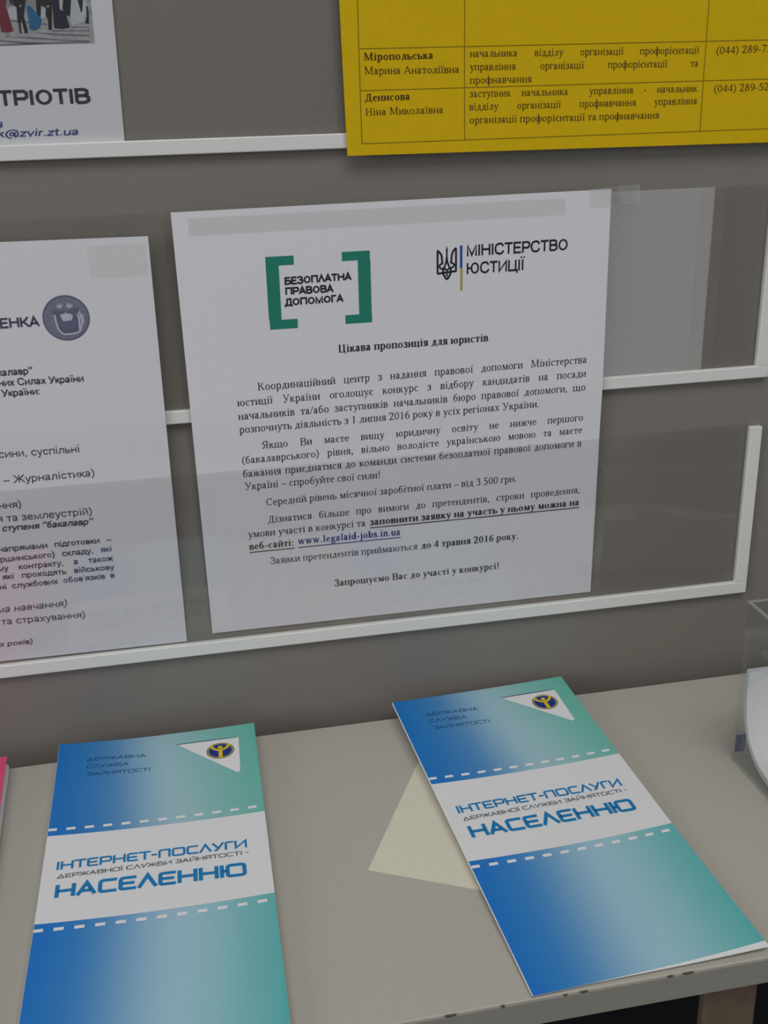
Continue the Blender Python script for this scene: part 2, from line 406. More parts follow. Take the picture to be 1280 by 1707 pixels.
DISPLAY = {
 'А': (78, 'R 6 0 38 65 70 0;R 18 22 58 22'), 'І': (24, 'R 12 0 12 70'), 'Н': (80, 'R 10 0 10 70;R 70 0 70 70;R 10 35 70 35'),
 'Т': (70, 'R 0 65 70 65;R 35 0 35 65'), 'Е': (72, 'R 68 65 20 65 13 63 10 57 10 13 13 7 20 5 68 5;R 10 35 62 35'),
 'Р': (76, 'R 10 0 10 65 58 65 65 62 68 56 68 37 65 31 58 28 10 28'), '–': (40, 'R 4 33 36 33'), '-': (40, 'R 4 33 36 33'),
 'П': (78, 'R 10 0 10 57 13 63 20 65 68 65 68 0'),
 'О': (86, 'R 43 5 20 5 13 8 10 15 10 55 13 62 20 65 66 65 73 62 76 55 76 15 73 8 66 5 43 5'),
 'С': (76, 'R 72 65 20 65 13 62 10 55 10 15 13 8 20 5 72 5'), 'Л': (76, 'R 6 0 38 66 70 0'),
 'У': (72, 'R 4 70 36 24;R 68 70 36 18 27 7 14 5'), 'Г': (58, 'R 10 0 10 57 13 63 20 65 56 65'),
 'И': (80, 'R 10 70 10 5 70 65 70 0'), 'Й': (80, 'R 10 70 10 5 70 65 70 0;R 27 86 33 79 47 79 53 86'),
 'Д': (82, 'R 8 5 41 64 74 5 8 5'), 'Ж': (98, 'R 49 0 49 70;R 4 70 34 35 4 0;R 94 70 64 35 94 0;R 34 35 64 35'),
 'В': (78, 'R 10 5 10 65 56 65 63 62 66 56 66 43 62 37 56 36 10 36;R 56 36 66 33 69 27 69 14 66 8 59 5 10 5'),
 'Ї': (28, 'R 14 0 14 70;D 4 82 6;D 24 82 6'), 'Б': (76, 'R 64 65 10 65 10 5 58 5 65 8 68 14 68 30 65 36 58 39 10 39'),
 'З': (74, 'R 6 65 56 65 63 62 66 56 66 43 62 37 56 36 20 36;R 56 36 65 33 68 27 68 14 65 8 58 5 6 5'),
 'Я': (76, 'R 66 0 66 65 18 65 11 62 8 55 8 42 11 35 18 32 66 32;R 34 32 8 0'),
 'Ю': (106, 'R 10 0 10 70;R 10 35 32 35;R 64 5 42 5 35 8 32 15 32 55 35 62 42 65 86 65 93 62 96 55 96 15 93 8 86 5 64 5'),
}


def strip(pts, ths):
    """variable-width ribbon through pts -> (verts, faces)"""
    vs, fs = [], []
    n = len(pts)
    for i, (p, t) in enumerate(zip(pts, ths)):
        a = pts[max(i - 1, 0)]
        b = pts[min(i + 1, n - 1)]
        d = Vector((b[0] - a[0], b[1] - a[1]))
        if d.length < 1e-9:
            d = Vector((1, 0))
        d.normalize()
        nx, ny = -d.y * t / 2, d.x * t / 2
        vs += [(p[0] + nx, p[1] + ny), (p[0] - nx, p[1] - ny)]
    for i in range(n - 1):
        fs.append((2 * i, 2 * i + 1, 2 * i + 3, 2 * i + 2))
    return vs, fs


def miter(pts, t):
    vs, fs = [], []
    n = len(pts)
    closed = pts[0] == pts[-1]
    for i, p in enumerate(pts):
        a = pts[i - 1] if i else (pts[-2] if closed else None)
        b = pts[i + 1] if i < n - 1 else (pts[1] if closed else None)
        d1 = (Vector(p) - Vector(a)).normalized() if a else None
        d2 = (Vector(b) - Vector(p)).normalized() if b else None
        d1 = d1 or d2
        d2 = d2 or d1
        n1, n2 = Vector((-d1.y, d1.x)), Vector((-d2.y, d2.x))
        q = n1 + n2
        q = q / max(q.length_squared / 2, .35)
        vs += [(p[0] + q.x * t / 2, p[1] + q.y * t / 2), (p[0] - q.x * t / 2, p[1] - q.y * t / 2)]
    for i in range(n - 1):
        fs.append((2 * i, 2 * i + 1, 2 * i + 3, 2 * i + 2))
    return vs, fs


def smooth(p, sub=4):
    out = []
    for i in range(len(p) - 1):
        p0, p1, p2, p3 = p[max(i - 1, 0)], p[i], p[i + 1], p[min(i + 2, len(p) - 1)]
        for k in range(sub):
            t = k / sub
            out.append(tuple(.5 * (2 * b + (c - a) * t + (2 * a - 5 * b + 4 * c - d) * t * t + (3 * b - a - 3 * c + d) * t ** 3) for a, b, c, d in zip(p0, p1, p2, p3)))
    out.append(tuple(p[-1]))
    return out


_cache = {}


def glyph(font, ch, W, T):
    key = (id(font), ch, W, T)
    if key in _cache:
        return _cache[key]
    if ch not in font:
        print('MISSING GLYPH', ch)
        return 30, [], []
    adv, prog = font[ch]
    V, Fc = [], []

    def add(vs, fs):
        k = len(V)
        V.extend(vs)
        Fc.extend([tuple(i + k for i in f) for f in fs])

    def rect(x0, x1, y0, y1):
        add([(x0, y0), (x1, y0), (x1, y1), (x0, y1)], [(0, 1, 2, 3)])
    ex = (W - 8) / 4 if font is SERIF else 0
    for cmd in prog.split(';'):
        c = cmd.split()
        o = c[0]
        if o == 'S':
            x, y0, y1 = map(float, c[1:4])
            rect(x - W / 2, x + W / 2, y0, y1)
            if 'b' in c[4]:
                rect(x - W / 2 - 5, x + W / 2 + 5, y0, y0 + T)
            if 't' in c[4]:
                rect(x - W / 2 - 5, x + W / 2 + (5 if y1 < 50 and False else 2), y1 - T, y1)
        elif o == 'H':
            x0, x1, y = map(float, c[1:4])
            rect(x0, x1, y - T / 2, y + T / 2)
        elif o == 'F':
            x, y, l = map(float, c[1:4])
            rect(x - l, x + l, y, y + T)
        elif o == 'D':
            x, y, r = map(float, c[1:4])
            r += ex * .6
            add([(x + r * math.cos(k * math.pi / 4), y + r * math.sin(k * math.pi / 4)) for k in range(8)], [tuple(range(8))])
        elif o == 'L':
            x0, y0, x1, y1, k = map(float, c[1:6])
            t = T + (W - T) * k
            add([(x0 - t / 2, y0), (x0 + t / 2, y0), (x1 + t / 2, y1), (x1 - t / 2, y1)], [(0, 1, 2, 3)])
        elif o == 'O':
            cx, cy, rx, ry, a0, a1 = map(float, c[1:7])
            rx += ex
            n = max(8, int((a1 - a0) / 18))
            vs, fs = [], []
            for i in range(n + 1):
                a = math.radians(a0 + (a1 - a0) * i / n)
                ca, sa = math.cos(a), math.sin(a)
                vs += [(cx + rx * ca, cy + ry * sa), (cx + (rx - W) * ca, cy + (ry - T) * sa)]
            fs = [(2 * i, 2 * i + 1, 2 * i + 3, 2 * i + 2) for i in range(n)]
            add(vs, fs)
        elif o == 'P':
            q = list(map(float, c[1:]))
            pts = smooth([tuple(q[i:i + 3]) for i in range(0, len(q), 3)])
            add(*strip([(a, b) for a, b, _ in pts], [T + (W - T) * max(0, k) for _, _, k in pts]))
        elif o == 'R':
            q = list(map(float, c[1:]))
            add(*miter([tuple(q[i:i + 2]) for i in range(0, len(q), 2)], W))
    _cache[key] = (adv + (2 * ex), V, Fc)
    return _cache[key]


class Ink:
    """collects flat print in sheet millimetres, then lays it on the sheet's surface"""

    def __init__(self):
        self.v, self.f = [], []

    def add(self, V, Fc, fx):
        k = len(self.v)
        self.v += [fx(x, y) for x, y in V]
        self.f += [tuple(i + k for i in f) for f in Fc]
        return self

    def poly(self, pts):
        return self.add(pts, [tuple(range(len(pts)))], lambda x, y: (x, y))

    def rect(self, x0, x1, y0, y1):
        n = max(1, int(max(abs(x1 - x0), abs(y1 - y0)) / 8))
        for i in range(n):
            if abs(x1 - x0) > abs(y1 - y0):
                a, b = x0 + (x1 - x0) * i / n, x0 + (x1 - x0) * (i + 1) / n
                self.poly([(a, y0), (b, y0), (b, y1), (a, y1)])
            else:
                a, b = y0 + (y1 - y0) * i / n, y0 + (y1 - y0) * (i + 1) / n
                self.poly([(x0, a), (x1, a), (x1, b), (x0, b)])
        return self

    def stroke(self, pts, t, smoothed=False):
        if smoothed:
            pts = smooth(pts)
            return self.add(*strip(pts, [t] * len(pts)), lambda x, y: (x, y))
        return self.add(*miter(pts, t), lambda x, y: (x, y))

    def ellipse(self, cx, cy, rx, ry, n=40):
        return self.poly([(cx + rx * math.cos(2 * math.pi * i / n), cy + ry * math.sin(2 * math.pi * i / n)) for i in range(n)])

    def words(self, text, font, bold):
        """-> list of (width in em, [(V, F, dx)])"""
        out = []
        for wd in text.split(' '):
            x, gl = 0, []
            for ch in wd:
                if font is SERIF:
                    a, V, Fc = glyph(SERIF, ch, 14 if bold else 8.8, 5 if bold else 4.2)
                else:
                    a, V, Fc = glyph(font, ch, bold, bold * (.86 if font is SANS else 1))
                gl.append((V, Fc, x / 100))
                x += a
            out.append((x / 100, gl))
        return out

    def line(self, text, x0, x1, y0, y1, size, font=SERIF, bold=False, just=False, sx=1., down=False, space=.25):
        """one line of stroke lettering between x0 and x1; spaces stretch when just, else the letters do"""
        ws = self.words(text, font, bold)
        nat = sum(a for a, _ in ws)
        k = len(ws) - 1
        if just and k:
            s = size * sx
            gap = ((x1 - x0) - nat * s) / k
            if gap < .16 * size:
                gap = .16 * size
                s = ((x1 - x0) - gap * k) / nat
        else:
            s = (x1 - x0) / (nat + space * k)
            gap = space * s
        sg = -1 if down else 1
        x = x0
        for a, gl in ws:
            for V, Fc, dx in gl:
                self.add([(v[0] / 100, v[1] / 100) for v in V], Fc,
                         lambda px, py: (x + (px + dx) * s, (lambda X: y0 + (y1 - y0) * (X - x0) / (x1 - x0))(x + (px + dx) * s) + sg * py * size))
            x += a * s + gap
        return self

    def sans(self, text, x0, x1, y0, y1, cap, weight=8.5, shear=0., just=False, sx=.93):
        k0 = len(self.v)
        size = cap / .66
        self.line(text, x0, x1, y0, y1, size, SANS, weight, just=just, sx=sx, space=.27)
        if shear:
            for i in range(k0, len(self.v)):
                x, y = self.v[i]
                yb = y0 + (y1 - y0) * (x - x0) / (x1 - x0)
                self.v[i] = (x + shear * (y - yb), y)
        return self

    def put(self, name, surf, material, parent, off=.12, label=None):
        me = bpy.data.meshes.new(name)
        me.from_pydata([tuple(surf(x, y, off)) for x, y in self.v], [], self.f)
        o = link(name, me, [material])
        world_child(o, parent)
        if label:
            o['label'] = label
        return o


# ------------------------------------------------------------------ the room
def struct(name, lst, mats, bev=0):
    o = boxes(name, lst, mats, None, bev, mm=False)
    o['kind'] = 'structure'
    return o


X0, X1, Y0, Y1, ZC = -2.3, 2.7, -2.4, .034, 2.75
struct('floor', [(X0 - .1, X1 + .1, Y0 - .1, Y1 + .1, -.1, 0)], ['floor'])
struct('ceiling', [(X0 - .1, X1 + .1, Y0 - .1, Y1 + .1, ZC, ZC + .1)], ['ceiling'])
struct('wall_back', [(X0, X1, Y1, Y1 + .1, 0, ZC)], ['wall'])
# front wall (behind the camera) with a tall glazed opening
struct('wall_front', [(X0, 1.12, Y0 - .1, Y0, 0, ZC), (1.59, X1, Y0 - .1, Y0, 0, ZC), (1.12, 1.59, Y0 - .1, Y0, 2.34, ZC)], ['wall'])
struct('wall_left', [(X0 - .1, X0, Y0, -2.2, 0, ZC), (X0 - .1, X0, -.8, Y1, 0, ZC), (X0 - .1, X0, -2.2, -.8, 0, 1), (X0 - .1, X0, -2.2, -.8, 2.3, ZC)], ['wall'])
struct('wall_right', [(X1, X1 + .1, Y0, Y1, 0, ZC)], ['wall'])
wf = struct('window_1', [(1.12, 1.16, Y0 - .06, Y0 + .02, 0, 2.34), (1.55, 1.59, Y0 - .06, Y0 + .02, 0, 2.34), (1.16, 1.55, Y0 - .06, Y0 + .02, 0, .05), (1.16, 1.55, Y0 - .06, Y0 + .02, 2.3, 2.34)], ['frame'], .004)
wg = boxes('pane', [(1.16, 1.55, Y0 - .03, Y0 - .024, .05, 2.3)], ['pane'], wf, mm=False)
wf2 = struct('window_2', [(X0 - .06, X0 + .02, -2.2, -2.15, 1, 2.3), (X0 - .06, X0 + .02, -.85, -.8, 1, 2.3), (X0 - .06, X0 + .02, -2.15, -.85, 1, 1.05), (X0 - .06, X0 + .02, -2.15, -.85, 2.25, 2.3), (X0 - .05, X0 + .01, -1.52, -1.48, 1.05, 2.25)], ['frame'], .004)  # unseen window added around the side light
boxes('pane', [(X0 - .03, X0 - .024, -2.15, -.85, 1.05, 2.25)], ['pane'], wf2, mm=False)

# ------------------------------------------------------------------ the shelf table
table = thing('shelf_table', 'grey beige shelf table with thick worn front edge, below the notice board', 'table', (0, -.105, 0))
bm = bmesh.new()
box_bm(bm, -760, 760, -208.6, 0, -12.6, 0, bev=.5)
bm_obj('tabletop', bm, ['table'], table)
bm = bmesh.new()
box_bm(bm, -760, 760, -209.4, -208.55, -12.4, -.5, bev=.25)
bm_obj('edge_band', bm, ['edge'], table)
for x, wd in ((132.5, 4.5), (153, 1.6), (185.5, 3.2), (178, 1.6), (228.5, 4.5), (221, 2.4)):   # chips knocked out of the upper front edge
    bm = bmesh.new()
    hw = wd / 2
    n = 8
    pts = [(x - hw + wd * i / n, random.uniform(-.12, .1)) for i in range(n + 1)]
    top = [bm.verts.new(P(px, -208.9, .06)) for px, d in pts]
    mid = [bm.verts.new(P(px, -209.5, -.15)) for px, d in pts]
    low = [bm.verts.new(P(px, -209.5, -.3 - (.35 * math.sin(math.pi * i / n)) + d)) for i, (px, d) in enumerate(pts)]
    for r0, r1 in ((top, mid), (mid, low)):
        for i in range(n):
            bm.faces.new((r0[i], r0[i + 1], r1[i + 1], r1[i]))
    bm_obj('edge_chip', bm, ['chip'], table)
for x in (-560, 248):
    boxes('leg', [(x, x + 24.5, -190, -185, -750, -12.6)], ['wood'], table, bev=1)
    boxes('leg', [(x, x + 25, -14, -2, -750, -12.6)], ['wood'], table, bev=1)
boxes('under_shelf_shade', [(-755, 755, -27, -15, -700, -12.6)], ['dark'], table, bev=1)  # black sheet added in place of the deep shade under the shelf

# ------------------------------------------------------------------ the notice board with its pockets
BF = 12.0                           # y of the board's face
RL = -300                           # left end of the pockets
board = thing('notice_board', 'grey laminate notice board with white-railed clear pockets', 'notice board', P(0, BF + 10, -60))
boxes('panel', [(-800, 800, BF, BF + 20, -60, 720)], ['panel'], board, bev=1)


def pocket(z0, z1, rh, top, lean, side_top):
    """white L-shaped rail with a clear pane standing in it"""
    b = [(RL, 364.4, 8.4, BF, z0, z0 + rh), (357.2, 364.4, 8.4, BF, z0 + rh - .2, side_top), (RL, RL + 7, 8.4, BF, z0 + rh - .2, side_top)]
    bm = bmesh.new()
    for q in b:
        box_bm(bm, *q, bev=.5)
    r = bm_obj('pocket', bm, ['rail'], board)
    bm = bmesh.new()
    x0, x1 = RL + 1, 357.6
    NX, NZ = 44, 8
    rows = []
    for d in (0, 1.1):
        for j in range(NZ + 1):
            t = j / NZ
            row = []
            for i in range(NX + 1):
                x = x0 + (x1 - x0) * i / NX
                e = min(1, max(0, (354 - x) / 78)) * min(1, max(0, (x - x0) / 60))
                e = e * e * (3 - 2 * e)
                row.append(bm.verts.new(P(x, 9.5 - lean * t * e + d, z0 + 2 + (top - z0 - 2) * t)))
            rows.append(row)
    F, B_ = rows[:NZ + 1], rows[NZ + 1:]
    for j in range(NZ):
        for i in range(NX):
            bm.faces.new((F[j][i], F[j][i + 1], F[j + 1][i + 1], F[j + 1][i]))
            bm.faces.new((B_[j][i], B_[j + 1][i], B_[j + 1][i + 1], B_[j][i + 1]))
        bm.faces.new((F[j][0], F[j + 1][0], B_[j + 1][0], B_[j][0]))
        bm.faces.new((F[j][NX], B_[j][NX], B_[j + 1][NX], F[j + 1][NX]))
    for i in range(NX):
        bm.faces.new((F[0][i], B_[0][i], B_[0][i + 1], F[0][i + 1]))
        bm.faces.new((F[NZ][i], F[NZ][i + 1], B_[NZ][i + 1], B_[NZ][i]))
    bmesh.ops.recalc_face_normals(bm, faces=bm.faces)
    for e in bm.edges:
        if e.calc_face_angle(0) > .5:
            e.smooth = False
    bm_obj('clear_pane', bm, ['pane'], r, smooth=True)
    return r


pocket(48, 0, 7, 149.4, 3.9, 147.5)
pocket(175, 0, 6.4, 274.4, 0, 272.5)
pocket(299.3, 0, 6.6, 398.5, 0, 396.5)
pocket(423.5, 0, 6.6, 523, 0, 521)


# ------------------------------------------------------------------ papers in the pockets
def lerp_prof(z, prof):
    if z <= prof[0][0]:
        return prof[0][1]
    for (a, ya), (b, yb) in zip(prof, prof[1:]):
        if z <= b:
            t = (z - a) / (b - a)
            t = t * t * (3 - 2 * t) * .35 + t * .65
            return ya + (yb - ya) * t
    return prof[-1][1]


PROF = [(50, 11.5), (150, 7.6), (178, 6.0), (276, 5.0)]


def wallsheet(corners, prof, wave=0.):
    """sheet given by its corners on the board: TL, TR, BR, BL as (x, z)"""
    TL, TR, BR_, BL_ = corners

    def pt(x, z, off=0):
        y = lerp_prof(z, prof) + wave * math.sin((x - TL[0]) * .03) * math.sin((z - BL_[1]) * .02)
        return P(x, y - off, z)

    def surf_uv(u, v, off=0):
        a = (TL[0] + (TR[0] - TL[0]) * u, TL[1] + (TR[1] - TL[1]) * u)
        b = (BL_[0] + (BR_[0] - BL_[0]) * u, BL_[1] + (BR_[1] - BL_[1]) * u)
        x, z = a[0] + (b[0] - a[0]) * v, a[1] + (b[1] - a[1]) * v
        return pt(x, z, off)
    return pt, surf_uv


# --- the central notice
cn = [(58.9, 274.9), (269.2, 276.2), (270.8, 58.2), (60.9, 58.8)]
pt, suv = wallsheet(cn, PROF, .25)
notice = thing('notice_sheet', 'white typed notice with green square brackets, in the middle pocket of the board', 'notice', P(165, 5, 58))
sheet('paper', suv, 0, 1, 0, 1, 24, 70, ['paper'], notice)
k = Ink()
SZ = 5.75
J = [('Координаційний центр з надання правової допомоги Міністерства', 92.6, 260.8, 189.4, 191.0, 1),
     ('юстиції України оголошує конкурс з відбору кандидатів на посади', 82.3, 260.7, 182.2, 183.7, 1),
     ('начальників та/або заступників начальників бюро правової допомоги, що', 82.3, 260.7, 175.3, 176.5, 1),
     ('розпочнуть діяльність з 1 липня 2016 року в усіх регіонах України.', 82.4, 236.2, 168.4, 169.5, 0),
     ('Якщо Ви маєте вищу юридичну освіту не нижче першого', 92.9, 260.5, 159.3, 160.0, 1),
     ('(бакалаврського) рівня, вільно володієте українською мовою та маєте', 82.5, 260.4, 152.2, 153.1, 1),
     ('бажання приєднатися до команди системи безоплатної правової допомоги в', 82.6, 260.5, 145.0, 145.8, 1),
     ('Україні – спробуйте свої сили!', 83.0, 152.7, 138.2, 138.1, 0),
     ('Середній рівень місячної заробітної плати – від 3 500 грн.', 93.2, 225.5, 128.6, 129.2, 0),
     ('Дізнатися більше про вимоги до претендентів, строки проведення,', 93.5, 261.1, 119.0, 119.2, 1),
     ('умови участі в конкурсі та', 83.0, 144.2, 111.8, 112.0, 0),
     ('Заявки претендентів приймаються', 93.6, 171.8, 95.6, 95.6, 0)]
for t, a, b, y0, y1, j in J:
    k.line(t, a, b, y0, y1, SZ, just=bool(j), sx=.93)
k.put('body_text', pt, 'black', notice)
for nm, t, a, b, y0, y1 in (('heading', 'Цікава пропозиція для юристів', 132.8, 208.5, 205.3, 205.8), ('underlined_text', 'заповнити заявку на участь у ньому можна на', 146.3, 261.2, 112.1, 112.0),
                            ('underlined_text', 'веб-сайті:', 83.3, 106.6, 104.9, 104.9), ('deadline_text', 'до 4 травня 2016 року.', 173.6, 227.7, 95.7, 95.7), ('closing_text', 'Запрошуємо Вас до участі у конкурсі!', 126.5, 217.5, 78.8, 78.8)):
    k = Ink().line(t, a, b, y0, y1, SZ, bold=True)
    if nm == 'underlined_text':
        k.rect(a, b, y0 - 1.75, y0 - 1.25)
    k.put(nm, pt, 'black', notice, label='bold black type')
k = Ink()
k.line('www.legalaid-jobs.in.ua', 108.4, 162.7, 105.3, 104.9, SZ, bold=True).rect(108.4, 162.7, 103.2, 103.7)
k.put('web_address', pt, 'blue_ink', notice, label='underlined blue web address')
k = Ink()                                                     # green brackets
k.rect(100.2, 113.4, 248.7, 252.9).rect(100.2, 106.2, 223.1, 248.7).rect(100.5, 113.8, 218.7, 223.1)
k.put('bracket', pt, 'green', notice, label='green opening square bracket')
k = Ink()
k.rect(136.2, 149.6, 249.1, 253.3).rect(143.7, 149.8, 223.3, 249.1).rect(136.9, 149.9, 219.1, 223.3)
k.put('bracket', pt, 'green', notice, label='green closing square bracket')
k = Ink()
k.sans('БЕЗОПΛАТНА', 108.5, 140.4, 239.6, 240.1, 3.3, 16.5)
k.sans('ПРАВОВА', 108.6, 131.6, 234.8, 234.9, 3.3, 16.5)
k.sans('ДОПОМОГА', 108.3, 136.2, 229.6, 230.0, 3.3, 16.5)
k.put('logo_text', pt, 'black', notice, label='bold black capitals between the green brackets')
k = Ink()
k.sans('МІНІСТЕРСТВО', 196.8, 248.3, 248.0, 248.4, 5.3, 12)
k.sans('ЮСТИЦІЇ', 196.8, 226.2, 239.5, 239.8, 5.3, 12)
k.put('ministry_text', pt, 'black', notice)
k = Ink().rect(193.65, 194.9, 242.6, 253.3)
k.put('bar', pt, 'flag_blue', notice, label='blue upper half of the upright bar')
k = Ink().rect(193.85, 195.0, 231.7, 242.4)
k.put('bar', pt, 'flag_yellow', notice, label='yellow lower half of the upright bar')
# trident emblem, drawn in its own 100 x 160 box
k = Ink()


def tr(x, y):
    return (182.15 + (x - 340) / 405 * 9.7, 237.2 + (960 - y) / 700 * 16.2)


ln = lambda pts, t=.95, s=False: k.stroke([tr(*q) for q in pts], t, s)
ln([(358, 345), (358, 820)])
ln([(348, 818), (470, 808), (640, 792), (748, 788)])
ln([(738, 800), (740, 315)])
ln([(350, 340), (400, 385), (440, 450), (450, 540), (458, 600), (440, 620)], .95, True)
ln([(748, 310), (695, 350), (655, 440), (645, 530), (638, 595), (660, 615)], .95, True)
ln([(450, 615), (405, 640), (400, 680), (425, 715), (470, 722), (495, 690), (525, 620), (543, 545), (545, 480)], .85, True)
ln([(645, 610), (690, 630), (697, 670), (670, 700), (625, 712), (598, 680), (570, 615), (553, 545), (550, 480)], .85, True)
ln([(362, 672), (400, 668)], .6)
ln([(735, 650), (695, 652)], .6)
k.poly([tr(530, 340), tr(547, 255), tr(568, 330), tr(562, 500), tr(572, 570), tr(548, 560), tr(525, 580), tr(536, 500)])
ln([(478, 720), (470, 800), (500, 880), (550, 940), (600, 880), (632, 795), (622, 710)], .95, True)
ln([(495, 695), (520, 740), (550, 760), (550, 890)], .8, True)
ln([(605, 695), (580, 735), (550, 760)], .8, True)
k.put('trident_emblem', pt, 'black', notice)


def strip_on(name, x0, x1, z0, z1, prof_pt, off, mt, label, parent=None, slope=0.):
    """a strip of clear adhesive tape lying on a sheet and the pane"""
    sv = lambda u, v, o=0: prof_pt(x0 + (x1 - x0) * u, z1 + (z0 - z1) * v + slope * (x1 - x0) * u, off + o)
    o = sheet(name, sv, 0, 1, 0, 1, 20, 4, [mt], None, .04)
    return tag(o, label, 'tape')


strip_on('tape_strip', 66.2, 246, 264.4, 272.2, pt, .4, 'tape', 'long strip of clear tape across the top of the bracketed notice', slope=.006)


def corner_pt(x, z, off=0):
    y = lerp_prof(z, PROF) if x < 269.4 else lerp_prof(z, PROF) + min(4.0, (x - 269.4) * .9)
    return P(x, y - off, z)


strip_on('tape_strip', 258, 285.5, 268.0, 276.9, corner_pt, .5, 'tape', 'short clear tape sticking out past the top right corner of the bracketed notice', slope=.02)




# --- the university sheet on the left
cl = [(-162, 267.0), (47.9, 265.0), (47.4, 55.8), (-162, 57.2)]
pl, sl = wallsheet(cl, PROF, .25)
uni = thing('university_sheet', 'white information sheet with a round grey seal, at the left of the board', 'notice', P(-60, 5, 56))
sheet('paper', sl, 0, 1, 0, 1, 24, 70, ['paper_cool'], uni)
k = Ink()
k.sans('ЧЕНКА', -26.2, -4.4, 227.5, 227.4, 4.4, 14)
k.put('heading', pl, 'grey_ink', uni, label='bold grey capitals beside the seal')
k = Ink()
k.sans('калавр”', -26.0, -10.2, 205.5, 205.5, 3.3, 13)
k.sans('них Силах України', -26.3, 12.1, 200.7, 200.1, 3.3, 13)
k.sans('і України:', -27.9, -8.1, 195.7, 195.5, 3.3, 13)
k.put('subheading', pl, 'grey_ink', uni, label='bold grey type')
k = Ink()
k.sans('ступеня “бакалавр”', -35.4, 7.6, 128.2, 127.6, 3.3, 13, .22)
for t, a, b, y0, y1 in (('напрямами підготовки –', -38.6, 15.5, 117.4, 117.0), ('ршинського) складу, які', -38.6, 15.2, 111.9, 111.9),
                        ('му контракту, а також', -40.6, 15.2, 107.0, 106.7), ('які проходять військову', -38.9, 15.2, 102.3, 101.8), ('ні службових обов’язків в', -41.2, 14.9, 96.9, 97.2)):
    k.sans(t, a, b, y0, y1, 3.15, 11.5, 0, just=True, sx=.98)
k.put('bold_text', pl, 'grey_ink', uni, label='bold grey lines of type')
k = Ink()
k.sans('х років)', -45.9, -29.6, 64.9, 64.7, 2.9, 11, .22)
k.put('footnote', pl, 'grey_ink', uni)
k = Ink()
k.sans('сини, суспільні', -31.2, 6.2, 166.0, 165.6, 3.85)
k.sans('ь – Журналістика)', -35.6, 11.7, 152.7, 152.7, 3.85)
k.sans('ння)', -35.2, -24.3, 140.0, 139.9, 3.85)
k.sans('я та землеустрій)', -37.0, 8.2, 133.2, 132.8, 3.85)
k.put('plain_text', pl, 'grey_ink', uni)
k = Ink()
k.sans('ма навчання)', -44.6, -10.1, 84.1, 84.0, 3.85, 8.5, .22)
k.sans('та страхування)', -43.1, -1.8, 77.2, 76.4, 3.85)
k.put('plain_text', pl, 'grey_ink', uni)
cx, cz, rr = 7.7, 230.3, 10.45
Ink().ellipse(cx, cz, rr, rr, 56).put('seal', pl, 'seal', uni, label='round grey seal with an open book')
seal_o = [o for o in COL.objects if o.name.startswith('seal')][-1]


def sp(x, y):
    return (cx + (x - 650) / 500 * rr, cz - (y - 628) / 480 * rr)


k = Ink()
k.stroke([(cx + rr * .96 * math.cos(a * math.pi / 24), cz + rr * .96 * math.sin(a * math.pi / 24)) for a in range(49)], .55)
for side in (0, 1):
    for i in range(5):
        a = math.radians((155 - i * 17) if side == 0 else (25 + i * 17))
        cx0 = 600 if side == 0 else 690
        k.stroke([sp(cx0 + 45 * math.cos(a), 440 - 35 * math.sin(a)), sp(cx0 + 165 * math.cos(a), 440 - 130 * math.sin(a))], .34)
k.poly([sp(*q) for q in ((375, 440), (600, 470), (700, 470), (935, 420), (930, 520), (880, 540), (890, 940), (500, 940), (440, 540), (380, 520))])
k.put('seal_ring', pl, 'seal_dark', seal_o, .2)
k = Ink()
k.poly([sp(*q) for q in ((525, 560), (590, 535), (640, 530), (655, 480), (672, 530), (740, 540), (800, 575), (765, 680), (690, 690), (580, 690))])
k.stroke([sp(*q) for q in ((415, 550), (425, 700), (465, 860), (520, 940), (600, 970), (720, 968), (860, 950), (930, 880), (975, 740), (965, 600), (945, 500))], .75, True)
k.stroke([sp(*q) for q in ((900, 545), (925, 700), (905, 880))], .8, True)
k.stroke([sp(*q) for q in ((1000, 560), (1010, 690), (970, 820))], .7, True)
for side in (0, 1):
    for i in range(4):
        a = math.radians((147 - i * 17) if side == 0 else (33 + i * 17))
        cx0 = 600 if side == 0 else 690
        k.stroke([sp(cx0 + 50 * math.cos(a), 440 - 38 * math.sin(a)), sp(cx0 + 165 * math.cos(a), 440 - 130 * math.sin(a))], .5)
k.put('seal_book', pl, 'seal_light', seal_o, .28)
strip_on('tape_patch', 20.5, 46.5, 247.5, 262.0, pl, .3, 'yellowed_tape', 'yellowed clear tape patch on the top right corner of the seal sheet')

# --- the poster with the photograph, upper left
cp = [(-167, 419), (43.4, 419), (41.8, 303.0), (-167, 303.0)]
pp, sp_ = wallsheet(cp, [(300, 11.4), (330, 11.2), (419, 11.1)])
post = thing('poster_sheet', 'white sheet with a printed dancing photograph and large dark capitals, upper left pocket', 'poster', P(-60, 8, 303))
sheet('paper', sp_, 0, 1, 0, 1, 16, 60, ['paper_cool'], post)
Ink().sans('ТРІОТІВ', -9.6, 29.2, 321.9, 322.0, 6.0, 14).put('headline', pp, 'poster_ink', post)
k = Ink()
k.sans('k@zvir.zt.ua', -12.0, 22.5, 309.2, 309.1, 3.0, 11, .25)
k.sans('а', -11.2, -8.9, 313.2, 313.2, 3.0, 13, .2)
k.put('web_address', pp, 'mail_ink', post, label='blue slanted mail address')
k = Ink()
k.rect(-100, 33.6, 346.0, 357.5)
k.put('photograph', pp, 'photo_ground', post, label='colour photograph of dancing couples on striped paving')
pho = [o for o in COL.objects if o.name.startswith('photograph')][-1]
Ink().rect(-100, 33.7, 357.4, 408).put('crowd', pp, 'photo_back', pho, .16)


